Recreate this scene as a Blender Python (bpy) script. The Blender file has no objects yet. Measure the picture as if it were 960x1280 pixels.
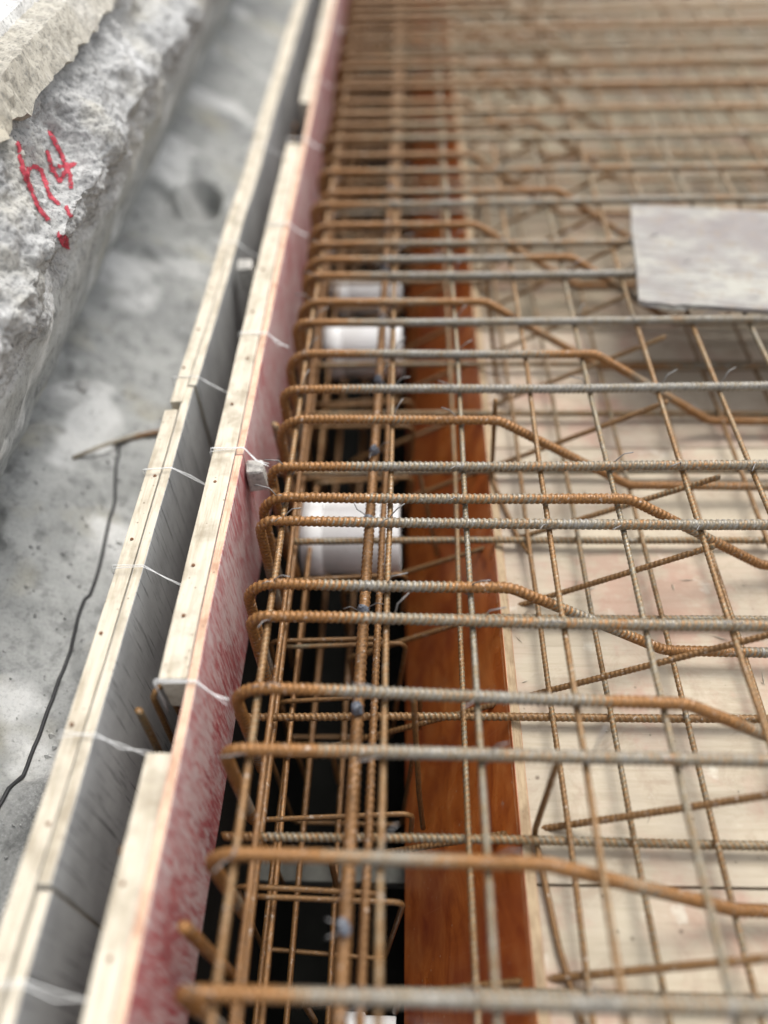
import bpy, bmesh, math, random
import numpy as np
from mathutils import Matrix, Vector

R = random.Random(7)
rad = math.radians
scene = bpy.context.scene
COL = scene.collection

# ------------------------------------------------------------------ camera
cam_data = bpy.data.cameras.new('camera')
cam = bpy.data.objects.new('camera', cam_data)
COL.objects.link(cam)
_Y = Vector((35, 1104, -960)).normalized()
_X = Vector((1, 0, 35 / 960)).normalized()
_Z = _X.cross(_Y)
CAM_ROT = Matrix((_X, _Y, _Z))            # camera space -> world
CAM_LOC = Vector((0, 0, 1.0))
cam.matrix_world = Matrix.Translation(CAM_LOC) @ CAM_ROT.to_4x4()
cam_data.sensor_fit = 'VERTICAL'
cam_data.sensor_width = 27
cam_data.sensor_height = 36
cam_data.lens = 27
cam_data.clip_start = 0.01
cam_data.clip_end = 200
cam_data.dof.use_dof = True
cam_data.dof.focus_distance = 1.31
cam_data.dof.aperture_fstop = 0.70
scene.camera = cam

# ------------------------------------------------------------------ sky, sun, exposure
SUN_EL, SUN_AZ = rad(60), rad(28)        # azimuth measured from +Y towards +X
world = bpy.data.worlds.new('World')
scene.world = world
world.use_nodes = True
wn = world.node_tree
wn.nodes.clear()
sky = wn.nodes.new('ShaderNodeTexSky')
sky.sky_type = 'NISHITA'
sky.sun_disc = False
sky.sun_elevation = SUN_EL
sky.sun_rotation = SUN_AZ
sky.air_density = 1.0
sky.dust_density = 4.0
sky.ozone_density = 1.0
hsv = wn.nodes.new('ShaderNodeHueSaturation')   # cloud cover: the blue is greyed out
hsv.inputs['Saturation'].default_value = 0.22
bg = wn.nodes.new('ShaderNodeBackground')
bg.inputs['Strength'].default_value = 0.15
wo = wn.nodes.new('ShaderNodeOutputWorld')
wn.links.new(sky.outputs[0], hsv.inputs['Color'])
wn.links.new(hsv.outputs[0], bg.inputs[0])
wn.links.new(bg.outputs[0], wo.inputs[0])

sun_data = bpy.data.lights.new('sun', 'SUN')
sun_data.energy = 1.3
sun_data.angle = rad(32)
sun_data.color = (1.0, 0.97, 0.92)
sun = bpy.data.objects.new('sun', sun_data)
COL.objects.link(sun)
sd = Vector((math.sin(SUN_AZ) * math.cos(SUN_EL), math.cos(SUN_AZ) * math.cos(SUN_EL), math.sin(SUN_EL)))
sun.rotation_euler = sd.to_track_quat('Z', 'Y').to_euler()

scene.view_settings.view_transform = 'Standard'
scene.view_settings.look = 'None'
scene.view_settings.gamma = 1.0
scene.view_settings.use_curve_mapping = False
scene.view_settings.exposure = 0.84

# ------------------------------------------------------------------ numpy noise
_rng = np.random.RandomState(11)
_perm = np.tile(_rng.permutation(256), 4)
_grad = _rng.randn(256, 3)
_grad /= np.linalg.norm(_grad, axis=1)[:, None]


def perlin(p):
    p = np.asarray(p, float)
    i = np.floor(p).astype(int)
    f = p - i
    i &= 255
    u = f * f * f * (f * (f * 6 - 15) + 10)
    out = 0
    for dx in (0, 1):
        for dy in (0, 1):
            for dz in (0, 1):
                h = _perm[_perm[_perm[(i[:, 0] + dx) & 255] + ((i[:, 1] + dy) & 255)] + ((i[:, 2] + dz) & 255)]
                d = f - np.array([dx, dy, dz])
                w = (u[:, 0] if dx else 1 - u[:, 0]) * (u[:, 1] if dy else 1 - u[:, 1]) * (u[:, 2] if dz else 1 - u[:, 2])
                out = out + w * (d * _grad[h]).sum(1)
    return out


def fbm(p, octaves=4, gain=0.5, ridge=False):
    p = np.asarray(p, float)
    a, s, out = 1.0, 1.0, 0
    for k in range(octaves):
        n = perlin(p * s + 17.3 * k)
        out = out + a * ((0.35 - np.abs(n)) if ridge else n)
        a *= gain
        s *= 2.03
    return out


# ------------------------------------------------------------------ materials
class NT:
    """small helper round a material's node tree"""

    def __init__(self, name):
        self.m = bpy.data.materials.new(name)
        self.m.use_nodes = True
        self.t = self.m.node_tree
        self.t.nodes.clear()
        self.out = self.t.nodes.new('ShaderNodeOutputMaterial')
        self.b = self.t.nodes.new('ShaderNodeBsdfPrincipled')
        self.t.links.new(self.b.outputs[0], self.out.inputs[0])

    def node(self, typ, **kw):
        n = self.t.nodes.new(typ)
        for k, v in kw.items():
            setattr(n, k, v)
        return n

    def link(self, a, b):
        self.t.links.new(a, b)

    def coords(self, scale=(1, 1, 1), rand=True, rot=(0, 0, 0)):
        tc = self.node('ShaderNodeTexCoord')
        mp = self.node('ShaderNodeMapping')
        mp.inputs['Scale'].default_value = scale
        mp.inputs['Rotation'].default_value = rot
        self.link(tc.outputs['Object'], mp.inputs['Vector'])
        if rand:
            oi = self.node('ShaderNodeObjectInfo')
            mu = self.node('ShaderNodeMath', operation='MULTIPLY')
            mu.inputs[1].default_value = 37.0
            self.link(oi.outputs['Random'], mu.inputs[0])
            self.link(mu.outputs[0], mp.inputs['Location'])
        return mp.outputs[0]

    def noise(self, vec, scale, detail=4, rough=0.55, dist=0.0):
        n = self.node('ShaderNodeTexNoise')
        n.inputs['Scale'].default_value = scale
        n.inputs['Detail'].default_value = detail
        n.inputs['Roughness'].default_value = rough
        n.inputs['Distortion'].default_value = dist
        self.link(vec, n.inputs['Vector'])
        return n.outputs['Fac']

    def voronoi(self, vec, scale, feature='F1', out='Distance'):
        n = self.node('ShaderNodeTexVoronoi', feature=feature)
        n.inputs['Scale'].default_value = scale
        self.link(vec, n.inputs['Vector'])
        return n.outputs[out]

    def ramp(self, fac, stops):
        n = self.node('ShaderNodeValToRGB')
        cr = n.color_ramp
        while len(cr.elements) < len(stops):
            cr.elements.new(0.5)
        for e, (p, c) in zip(cr.elements, stops):
            e.position = p
            e.color = (c, c, c, 1) if isinstance(c, (int, float)) else (*c, 1)
        self.link(fac, n.inputs[0])
        return n.outputs[0]

    def mix(self, fac, a, b, blend='MIX'):
        n = self.node('ShaderNodeMix', data_type='RGBA', blend_type=blend)
        for sock, v in ((n.inputs[0], fac), (n.inputs[6], a), (n.inputs[7], b)):
            if isinstance(v, (int, float)):
                sock.default_value = v
            elif isinstance(v, tuple):
                sock.default_value = (*v, 1)
            else:
                self.link(v, sock)
        return n.outputs[2]

    def math(self, op, a, b, clamp=False):
        n = self.node('ShaderNodeMath', operation=op)
        n.use_clamp = clamp
        for s, v in ((n.inputs[0], a), (n.inputs[1], b)):
            if isinstance(v, (int, float)):
                s.default_value = v
            else:
                self.link(v, s)
        return n.outputs[0]

    def bump(self, h, dist=0.002, strength=0.6, prev=None):
        n = self.node('ShaderNodeBump')
        n.inputs['Distance'].default_value = dist
        n.inputs['Strength'].default_value = strength
        self.link(h, n.inputs['Height'])
        if prev is not None:
            self.link(prev, n.inputs['Normal'])
        return n.outputs[0]

    def done(self, color, rough=0.7, metal=0.0, normal=None, spec=0.5):
        b = self.b
        if isinstance(color, tuple):
            b.inputs['Base Color'].default_value = (*color, 1)
        else:
            self.link(color, b.inputs['Base Color'])
        if isinstance(rough, (int, float)):
            b.inputs['Roughness'].default_value = rough
        else:
            self.link(rough, b.inputs['Roughness'])
        b.inputs['Metallic'].default_value = metal
        b.inputs['Specular IOR Level'].default_value = spec
        if normal is not None:
            self.link(normal, b.inputs['Normal'])
        return self.m


def mat_rebar(name, clean, mid, rust, bias=0.0):
    k = NT(name)
    v = k.coords()
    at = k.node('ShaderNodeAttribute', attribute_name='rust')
    n1 = k.noise(v, 9, 5, 0.65)
    n2 = k.noise(v, 60, 4, 0.7)
    n3 = k.noise(v, 240, 3, 0.6)
    oi = k.node('ShaderNodeObjectInfo')
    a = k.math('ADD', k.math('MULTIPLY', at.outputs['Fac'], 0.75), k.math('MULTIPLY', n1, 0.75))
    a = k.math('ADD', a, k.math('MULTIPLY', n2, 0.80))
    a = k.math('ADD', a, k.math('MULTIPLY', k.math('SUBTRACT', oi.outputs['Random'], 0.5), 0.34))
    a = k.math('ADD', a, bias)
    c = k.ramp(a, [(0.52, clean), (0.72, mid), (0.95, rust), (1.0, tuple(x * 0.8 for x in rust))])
    c = k.mix(k.ramp(n3, [(0.35, 0.55), (0.62, 0.0)]), c, (0.05, 0.033, 0.02))
    c = k.mix(k.ramp(k.noise(v, 130, 2), [(0.62, 0.0), (0.78, 0.6)]), c, (0.55, 0.52, 0.47))
    return k.done(c, k.ramp(n2, [(0.3, 0.34), (0.8, 0.66)]), 0.3, k.bump(n3, 0.0012, 0.5), 0.5)


M = {}
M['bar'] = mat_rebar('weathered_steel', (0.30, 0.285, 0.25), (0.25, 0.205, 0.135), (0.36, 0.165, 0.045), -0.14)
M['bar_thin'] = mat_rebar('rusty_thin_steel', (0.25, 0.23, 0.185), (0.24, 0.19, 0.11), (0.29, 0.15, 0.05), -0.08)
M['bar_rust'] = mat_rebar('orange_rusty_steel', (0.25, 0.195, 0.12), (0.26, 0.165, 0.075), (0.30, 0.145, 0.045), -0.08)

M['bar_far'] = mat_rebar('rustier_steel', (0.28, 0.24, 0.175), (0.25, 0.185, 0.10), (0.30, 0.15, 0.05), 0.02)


def mat_timber(name, c1, c2, sc=(14, 1.2, 14), rot=(0, 0, 0)):
    k = NT(name)
    v = k.coords(sc, rot=rot)
    w = k.coords()
    g = k.noise(v, 9, 6, 0.65, 0.4)
    s = k.noise(w, 18, 4, 0.6)
    c = k.ramp(g, [(0.25, c2), (0.55, c1), (0.8, tuple(min(1, x * 1.06) for x in c1))])
    c = k.mix(k.ramp(s, [(0.48, 0.0), (0.70, 0.7)]), c, tuple(x * 0.7 for x in c2))
    sp = k.voronoi(w, 60)
    c = k.mix(k.ramp(sp, [(0.06, 0.7), (0.14, 0.0)]), c, (0.14, 0.10, 0.07))
    return k.done(c, 0.8, 0, k.bump(g, 0.0015, 0.7), 0.3)


M['timber'] = mat_timber('pale_sawn_timber', (0.58, 0.525, 0.425), (0.38, 0.32, 0.23))
M['timber_x'] = mat_timber('sawn_timber_cross', (0.5, 0.45, 0.36), (0.36, 0.3, 0.22), (1.2, 14, 14))
M['ply_edge'] = mat_timber('plywood_edge', (0.46, 0.35, 0.22), (0.28, 0.18, 0.10), (3, 3, 90))
M['ply_edge_red'] = mat_timber('reddish_plywood_edge', (0.68, 0.50, 0.36), (0.45, 0.22, 0.13), (90, 2, 2))


def mat_red():
    k = NT('worn_red_film_plywood')
    v = k.coords((1, 22, 4))
    v2 = k.coords((1, 52, 5), rot=(rad(16), 0, 0))
    w = k.coords()
    big = k.noise(w, 6, 5, 0.6)
    st = k.noise(v, 5, 6, 0.7, 0.6)
    fine = k.noise(v2, 5, 4, 0.7)
    c = k.ramp(st, [(0.25, (0.20, 0.025, 0.03)), (0.5, (0.33, 0.055, 0.062)), (0.75, (0.45, 0.16, 0.15))])
    wear = k.math('ADD', k.math('MULTIPLY', big, 0.40), k.math('MULTIPLY', fine, 0.78))
    c = k.mix(k.ramp(wear, [(0.50, 0.0), (0.65, 0.85)]), c, (0.50, 0.40, 0.38))
    c = k.mix(k.ramp(k.noise(v2, 11, 3, 0.7), [(0.60, 0.0), (0.72, 0.7)]), c, (0.62, 0.55, 0.52))
    return k.done(c, k.ramp(wear, [(0.4, 0.35), (0.7, 0.8)]), 0, k.bump(st, 0.001, 0.4), 0.5)


M['red'] = mat_red()


def mat_brown():
    k = NT('glossy_brown_film_plywood')
    v = k.coords((5, 1.6, 3))
    w = k.coords()
    g = k.noise(v, 4, 6, 0.6, 1.6)
    n = k.noise(w, 5, 4, 0.6)
    c = k.ramp(g, [(0.28, (0.27, 0.055, 0.012)), (0.5, (0.47, 0.130, 0.026)), (0.72, (0.60, 0.22, 0.06))])
    c = k.mix(k.ramp(n, [(0.42, 0.0), (0.68, 0.65)]), c, (0.19, 0.030, 0.016))
    lines = k.noise(k.coords((1, 70, 1.5)), 4, 3, 0.6)
    c = k.mix(k.ramp(lines, [(0.62, 0.0), (0.74, 0.35)]), c, (0.46, 0.20, 0.10))
    sp = k.voronoi(k.coords(), 45)
    c = k.mix(k.ramp(sp, [(0.05, 0.8), (0.1, 0.0)]), c, (0.5, 0.35, 0.24))
    c = k.mix(k.ramp(k.noise(w, 24, 5, 0.7), [(0.66, 0.0), (0.74, 0.55)]), c, (0.40, 0.33, 0.27))
    scr = k.noise(k.coords((8, 3, 60), rot=(0.5, 0.3, 0.2)), 4, 3, 0.7)
    c = k.mix(k.ramp(scr, [(0.68, 0.0), (0.73, 0.4)]), c, (0.55, 0.30, 0.17))
    return k.done(c, k.ramp(n, [(0.35, 0.24), (0.7, 0.5)]), 0, k.bump(g, 0.0008, 0.35), 0.5)


M['brown'] = mat_brown()


def mat_deck(name='pale_stained_plywood', f=1.0):
    k = NT(name)
    v = k.coords((1.5, 16, 3))
    w = k.coords()
    g = k.noise(v, 5, 6, 0.65, 0.5)
    st = k.noise(w, 3.2, 5, 0.6)
    pk = k.noise(w, 7, 5, 0.65, 0.4)
    c = k.ramp(g, [(0.2, (0.39, 0.335, 0.24)), (0.5, (0.50, 0.45, 0.335)), (0.8, (0.58, 0.53, 0.41))])
    c = k.mix(k.ramp(pk, [(0.49, 0.0), (0.68, 0.7)]), c, (0.48, 0.35, 0.265))
    c = k.mix(k.ramp(st, [(0.47, 0.0), (0.68, 0.7)]), c, (0.36, 0.32, 0.26))
    c = k.mix(k.ramp(k.noise(w, 11, 6, 0.72, 0.6), [(0.50, 0.0), (0.64, 0.55)]), c, (0.33, 0.265, 0.185))
    c = k.mix(k.ramp(k.noise(w, 4.5, 5, 0.7), [(0.54, 0.0), (0.64, 0.5)]), c, (0.42, 0.22, 0.16))
    oi = k.node('ShaderNodeObjectInfo')
    c = k.mix(k.ramp(oi.outputs['Random'], [(0.3, 0.0), (0.9, 0.25)]), c, (0.50, 0.33, 0.27))
    pt = k.noise(w, 14, 4, 0.6)
    c = k.mix(k.ramp(pt, [(0.63, 0.0), (0.72, 0.6)]), c, (0.68, 0.645, 0.54))
    sp = k.math('ADD', k.voronoi(w, 26), k.math('MULTIPLY', k.noise(w, 40, 3, 0.7), 0.35))
    c = k.mix(k.ramp(sp, [(0.17, 0.85), (0.26, 0.0)]), c, (0.14, 0.10, 0.07))
    sc = k.noise(k.coords((2, 90, 2)), 3, 3, 0.6)
    c = k.mix(k.ramp(sc, [(0.64, 0.0), (0.72, 0.45)]), c, (0.3, 0.24, 0.18))
    if f < 1:
        c = k.mix(1.0, c, (f, f * 0.95, f * 0.86), 'MULTIPLY')
    return k.done(c, 0.75, 0, k.bump(g, 0.001, 0.4), 0.3)


M['deck'] = mat_deck()
M['deck_old'] = mat_deck('older_dirty_plywood', 0.52)


def mat_greyply():
    k = NT('grey_weathered_form_face')
    v = k.coords((1, 40, 1.5), rot=(rad(6), 0, 0))
    w = k.coords()
    s = k.noise(v, 4, 5, 0.7, 0.3)
    n = k.noise(w, 7, 5, 0.6)
    c = k.ramp(n, [(0.3, (0.24, 0.24, 0.235)), (0.6, (0.36, 0.36, 0.35)), (0.8, (0.45, 0.445, 0.43))])
    c = k.mix(k.ramp(s, [(0.56, 0.0), (0.64, 0.85)]), c, (0.055, 0.055, 0.055))
    c = k.mix(k.ramp(k.noise(v, 9, 3), [(0.66, 0.0), (0.75, 0.5)]), c, (0.42, 0.42, 0.40))
    return k.done(c, 0.7, 0, k.bump(s, 0.001, 0.4), 0.4)


M['greyply'] = mat_greyply()


def mat_offcut():
    k = NT('weathered_grey_board')
    v = k.coords((2.2, 34, 4))
    w = k.coords()
    g = k.noise(v, 5, 6, 0.72, 0.5)
    n = k.noise(w, 9, 5, 0.6)
    c = k.ramp(g, [(0.22, (0.11, 0.10, 0.09)), (0.42, (0.24, 0.225, 0.21)), (0.60, (0.35, 0.34, 0.31)), (0.8, (0.45, 0.44, 0.40))])
    c = k.mix(k.ramp(n, [(0.47, 0.0), (0.60, 0.65)]), c, (0.42, 0.405, 0.35))
    c = k.mix(k.ramp(k.noise(w, 5, 4), [(0.47, 0.0), (0.60, 0.75)]), c, (0.22, 0.195, 0.19))
    c = k.mix(k.ramp(k.noise(w, 22, 6, 0.75), [(0.53, 0.0), (0.64, 0.65)]), c, (0.27, 0.22, 0.17))
    c = k.mix(k.ramp(k.noise(k.coords((3, 110, 3)), 4, 3, 0.7), [(0.60, 0.0), (0.68, 0.7)]), c, (0.12, 0.105, 0.10))
    return k.done(c, 0.85, 0, k.bump(g, 0.002, 0.9), 0.2)


M['offcut'] = mat_offcut()


def mat_concrete(name, dark, mid, light, patch=(0.72, 0.72, 0.70), tan=(0.42, 0.38, 0.29), bumpd=0.006, strip=False):
    k = NT(name)
    w = k.coords(rand=False)
    n1 = k.noise(w, 3.0, 6, 0.6)
    n2 = k.noise(w, 26, 6, 0.7)
    n3 = k.noise(w, 150, 4, 0.75)
    c = k.ramp(n1, [(0.3, dark), (0.5, mid), (0.72, light)])
    c = k.mix(k.ramp(n2, [(0.30, 0.75), (0.5, 0.0)]), c, tuple(x * 0.45 for x in dark))
    c = k.mix(k.ramp(k.noise(w, 5.5, 4, 0.5), [(0.55, 0.0), (0.68, 0.75)]), c, tan)
    c = k.mix(k.ramp(k.noise(w, 4.2, 3, 0.5, 0.3), [(0.56, 0.0), (0.64, 0.85)]), c, patch)
    c = k.mix(k.ramp(n3, [(0.36, 0.25 if strip else 0.6), (0.5, 0.0)]), c, (0.10, 0.10, 0.10))
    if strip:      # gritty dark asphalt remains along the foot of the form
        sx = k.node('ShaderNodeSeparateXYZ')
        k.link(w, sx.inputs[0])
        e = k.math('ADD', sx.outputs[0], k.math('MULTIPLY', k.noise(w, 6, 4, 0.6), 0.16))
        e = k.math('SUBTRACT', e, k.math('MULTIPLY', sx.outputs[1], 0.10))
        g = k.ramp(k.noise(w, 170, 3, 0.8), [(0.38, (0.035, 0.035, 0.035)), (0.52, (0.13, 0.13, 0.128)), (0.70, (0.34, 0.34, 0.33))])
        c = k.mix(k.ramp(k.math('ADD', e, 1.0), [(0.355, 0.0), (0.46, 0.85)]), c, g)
    b = k.bump(n2, bumpd, 0.7)
    b = k.bump(n3, bumpd * 0.4, 0.8, b)
    return k.done(c, 0.92, 0, b, 0.2)


M['shotcrete'] = mat_concrete('rough_grey_sprayed_concrete', (0.30, 0.30, 0.295), (0.43, 0.43, 0.42), (0.54, 0.54, 0.53), tan=(0.45, 0.43, 0.37))
M['ground'] = mat_concrete('concrete_slurry_ground', (0.30, 0.305, 0.30), (0.41, 0.415, 0.40), (0.51, 0.51, 0.49), tan=(0.42, 0.40, 0.33), bumpd=0.004, strip=True)
M['cap_top'] = mat_concrete('pale_mortar', (0.50, 0.49, 0.46), (0.60, 0.59, 0.57), (0.70, 0.69, 0.67), tan=(0.62, 0.57, 0.47), bumpd=0.002)
M['cap_face'] = mat_concrete('beige_mortar', (0.36, 0.335, 0.28), (0.44, 0.415, 0.355), (0.50, 0.475, 0.42), patch=(0.52, 0.50, 0.45), tan=(0.5, 0.45, 0.34), bumpd=0.003)
M['spacer'] = mat_concrete('cast_concrete', (0.42, 0.40, 0.36), (0.52, 0.50, 0.46), (0.60, 0.58, 0.54), bumpd=0.001)


def simple(name, col, rough, noise=0.25, sc=30, metal=0.0, spec=0.5):
    k = NT(name)
    n = k.noise(k.coords(), sc, 5, 0.65)
    c = k.ramp(n, [(0.3, tuple(x * (1 - noise) for x in col)), (0.7, col)])
    return k.done(c, rough, metal, k.bump(n, 0.0006, 0.4), spec)


M['dark'] = simple('black_void_shade', (0.014, 0.014, 0.012), 0.85, 0.5, 8, spec=0.1)  # near-black colour paints the trench's deep shade into its faces
M['blue'] = simple('blue_grey_tape', (0.13, 0.145, 0.175), 0.5, 0.4, 90)
M['wire'] = simple('white_nylon_twine', (0.80, 0.80, 0.78), 0.4, 0.1)
M['tie'] = simple('galvanised_wire', (0.26, 0.25, 0.24), 0.5, 0.4, 200, 0.4)
M['cable'] = simple('black_rubber', (0.03, 0.03, 0.032), 0.6, 0.3)
M['strut'] = simple('dark_grey_stained_timber', (0.15, 0.15, 0.13), 0.85, 0.4, 25)


def mat_paint():
    k = NT('red_spray_paint')
    w = k.coords()
    at = k.node('ShaderNodeAttribute', attribute_name='rust')
    n = k.noise(w, 110, 4, 0.7)
    a = k.math('ADD', at.outputs['Fac'], k.math('MULTIPLY', k.math('SUBTRACT', n, 0.5), 1.5))
    m = k.done(k.ramp(n, [(0.3, (0.30, 0.018, 0.035)), (0.7, (0.46, 0.05, 0.075))]), 0.8)
    k.link(k.ramp(a, [(0.30, 0.0), (0.75, 0.92)]), k.b.inputs['Alpha'])
    return m


M['paint'] = mat_paint()
M['nail'] = simple('rusty_nail', (0.20, 0.09, 0.04), 0.7, 0.5, 120, 0.3)


def mat_pvc():
    k = NT('white_pvc')
    w = k.coords()
    c = k.ramp(k.noise(w, 10, 4), [(0.35, (0.80, 0.80, 0.78)), (0.6, (0.90, 0.90, 0.89))])
    c = k.mix(k.ramp(k.voronoi(w, 70), [(0.08, 0.6), (0.16, 0.0)]), c, (0.3, 0.27, 0.23))
    return k.done(c, 0.6, 0, None, 0.3)


M['pvc'] = mat_pvc()


# ------------------------------------------------------------------ object helpers
def link(name, me, mats, parent=None):
    o = bpy.data.objects.new(name, me)
    if not me.materials:
        for m in (mats if isinstance(mats, (list, tuple)) else [mats]):
            me.materials.append(M[m])
    COL.objects.link(o)
    if parent:
        o.parent = parent
    return o


def empty(name, loc=(0, 0, 0)):
    o = bpy.data.objects.new(name, None)
    o.empty_display_size = 0.05
    o.location = loc
    COL.objects.link(o)
    return o


def tag(o, label=None, cat=None, group=None, kind=None):
    if label:
        o['label'] = label
    if cat:
        o['category'] = cat
    if group:
        o['group'] = group
    if kind:
        o['kind'] = kind
    return o


def mesh_np(name, verts, faces, smooth=True, attr=None, mat_idx=None):
    me = bpy.data.meshes.new(name)
    me.from_pydata([tuple(v) for v in verts], [], [tuple(int(i) for i in f) for f in faces])
    if smooth:
        me.shade_smooth()
    if attr is not None:
        a = me.attributes.new('rust', 'FLOAT', 'POINT')
        a.data.foreach_set('value', np.asarray(attr, dtype=np.float32))
    if mat_idx is not None:
        me.polygons.foreach_set('material_index', np.asarray(mat_idx, dtype=np.int32))
    me.update()
    return me


def fillet(pts, r, n=7):
    """polyline with rounded corners; returns points and 'bend' weights"""
    pts = [np.array(p, float) for p in pts]
    out, bend = [pts[0]], [0.0]
    for a, b, c in zip(pts, pts[1:], pts[2:]):
        d1 = (a - b) / np.linalg.norm(a - b)
        d2 = (c - b) / np.linalg.norm(c - b)
        ang = math.acos(max(-1, min(1, float(d1 @ d2))))
        if math.pi - ang < 0.02:
            continue
        t = r / math.tan(ang / 2)
        t = min(t, 0.48 * np.linalg.norm(a - b), 0.48 * np.linalg.norm(c - b))
        rr = t * math.tan(ang / 2)
        bis = (d1 + d2) / np.linalg.norm(d1 + d2)
        cen = b + bis * (rr / math.sin(ang / 2))
        p1, p2 = b + d1 * t, b + d2 * t
        v1, v2 = p1 - cen, p2 - cen
        om = math.acos(max(-1, min(1, float(v1 @ v2) / (rr * rr))))
        for i in range(n + 1):
            s = i / n
            v = (math.sin((1 - s) * om) * v1 + math.sin(s * om) * v2) / math.sin(om)
            out.append(cen + v)
            bend.append(1.0)
    out.append(pts[-1])
    bend.append(0.0)
    return np.array(out), np.array(bend)


def sweep(name, pts, bend, r, rib=0.0, pitch=0.0095, nseg=8, rust0=0.0, wob=0.0, seed=0, rust_len=0.10, step=None):
    """tube along a path; ribbed like a deformed bar when rib > 0"""
    seg = np.linalg.norm(np.diff(pts, axis=0), axis=1)
    s = np.concatenate([[0], np.cumsum(seg)])
    L = s[-1]
    if rib > 0:
        k = np.arange(int(L / pitch))
        ss = (k[:, None] + np.array([0.0, 0.40, 0.55, 0.85])[None, :]).ravel() * pitch
        rr = np.tile([r, r, r + rib, r + rib], len(k))
        ss = np.append(ss, L)
        rr = np.append(rr, r)
    else:
        ss = s if step is None else np.unique(np.concatenate([s, np.arange(0, L, step)]))
        rr = np.full(len(ss), r)
    P = np.stack([np.interp(ss, s, pts[:, i]) for i in range(3)], 1)
    # rust weight: near bends and the two ends
    bs = s[bend > 0.5]
    w = np.full(len(ss), 0.0)
    if len(bs):
        d = np.abs(ss[:, None] - bs[None, :]).min(1)
        w = np.exp(-(d / rust_len) ** 2)
    w = np.clip(w + 0.6 * np.exp(-(ss / 0.05) ** 2) + rust0, 0, 1)
    if wob > 0:
        q = np.stack([ss * 2.2 + seed * 9.1, np.zeros_like(ss), np.zeros_like(ss)], 1)
        P = P + wob * np.stack([0 * ss, perlin(q + 3.3), perlin(q + 40.7)], 1)
    T = np.gradient(P, axis=0)
    T /= np.linalg.norm(T, axis=1)[:, None] + 1e-12
    # parallel transport
    N = np.zeros_like(P)
    a = np.array([0, 0, 1.0]) if abs(T[0][2]) < 0.9 else np.array([0, 1.0, 0])
    n = a - T[0] * (a @ T[0])
    n /= np.linalg.norm(n)
    for i in range(len(P)):
        n = n - T[i] * (n @ T[i])
        n /= np.linalg.norm(n) + 1e-12
        N[i] = n
    B = np.cross(T, N)
    th = np.linspace(0, 2 * np.pi, nseg, endpoint=False)
    V = P[:, None, :] + rr[:, None, None] * (np.cos(th)[None, :, None] * N[:, None, :] + np.sin(th)[None, :, None] * B[:, None, :])
    if rib > 0:      # slanted ribs
        V = V + (0.5 * r * np.sin(th))[None, :, None] * T[:, None, :]
    n_r = len(P)
    V = V.reshape(-1, 3)
    i = np.arange(n_r - 1)[:, None] * nseg
    j = np.arange(nseg)[None, :]
    j2 = (j + 1) % nseg
    F = np.stack([i + j, i + j2, i + nseg + j2, i + nseg + j], -1).reshape(-1, 4).tolist()
    F.append(list(range(nseg))[::-1])
    F.append([(n_r - 1) * nseg + q for q in range(nseg)])
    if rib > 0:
        w = np.clip(w + np.where(rr > r, -0.10, 0.16), 0, 1)  # extra rust tint in rib valleys paints shade between the ribs
    return mesh_np(name, V, F, True, np.repeat(w, nseg))


def prism_mesh(name, poly, axis, a, b, edge_faces='ends', bevel=0.0, side_mats=None):
    """extrude a polygon (2-D) along an axis from a to b. axis 'y': poly is (x, z); axis 'z': poly is (x, y)"""
    bm = bmesh.new()

    def P(p, t):
        return (p[0], t, p[1]) if axis == 'y' else (p[0], p[1], t)
    v0 = [bm.verts.new(P(p, a)) for p in poly]
    v1 = [bm.verts.new(P(p, b)) for p in poly]
    n = len(poly)
    fs = []
    for i in range(n):
        f = bm.faces.new((v0[i], v0[(i + 1) % n], v1[(i + 1) % n], v1[i]))
        f.material_index = side_mats[i] if side_mats else 0
        fs.append(f)
    e0 = bm.faces.new(v0[::-1])
    e1 = bm.faces.new(v1)
    if side_mats and len(side_mats) > n:
        e0.material_index = e1.material_index = side_mats[n]
    bmesh.ops.recalc_face_normals(bm, faces=bm.faces)
    if bevel > 0:
        bmesh.ops.bevel(bm, geom=list(bm.edges), offset=bevel, segments=2, affect='EDGES', profile=0.6)
    me = bpy.data.meshes.new(name)
    bm.to_mesh(me)
    bm.free()
    return me


def box_poly(x0, x1, z0, z1):
    return [(x0, z0), (x1, z0), (x1, z1), (x0, z1)]


_T = ['first', 'second', 'third', 'fourth', 'fifth', 'sixth', 'seventh', 'eighth', 'ninth', 'tenth', 'eleventh', 'twelfth', 'thirteenth', 'fourteenth', 'fifteenth', 'sixteenth', 'seventeenth', 'eighteenth', 'nineteenth']
ORD = _T + [t_ if not k_ else t_ + '-' + _T[k_ - 1] for t_, d_ in (('twenti', 0), ('thirti', 1), ('forti', 2)) for k_ in range(10) for t_ in [(('twentieth', 'thirtieth', 'fortieth') if not k_ else ('twenty', 'thirty', 'forty'))[d_]]]

# ================================================================== SETTING
Y0, Y1 = -0.6, 6.0

# ---- pit ground left of the forms (uneven slurry)
def ground_h(x, y):
    p = np.stack([x, y, 0 * x], 1)
    z = -0.30 + 0.035 * fbm(p * 2.1 + 5, 3) + 0.016 * fbm(p * 7 + 9, 3) + 0.004 * fbm(p * 40 + 2, 3, 0.7)
    z = z + 0.022 * np.clip((fbm(p * 3.4 + 31, 3) - 0.05) * 7, 0, 1)          # spilled mortar pats
    z = z + 0.22 * np.clip((-0.60 - x) / 0.4, 0, 1.2) ** 1.2
    z = z - 0.13 * np.exp(-(((x + 0.69) / 0.05) ** 2 + ((y - 2.42) / 0.10) ** 2) ** 2)   # a hollow
    return z + 0.03 * np.exp(-((np.hypot((x + 0.69) / 0.05, (y - 2.42) / 0.10) - 1.35) / 0.25) ** 2)


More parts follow.
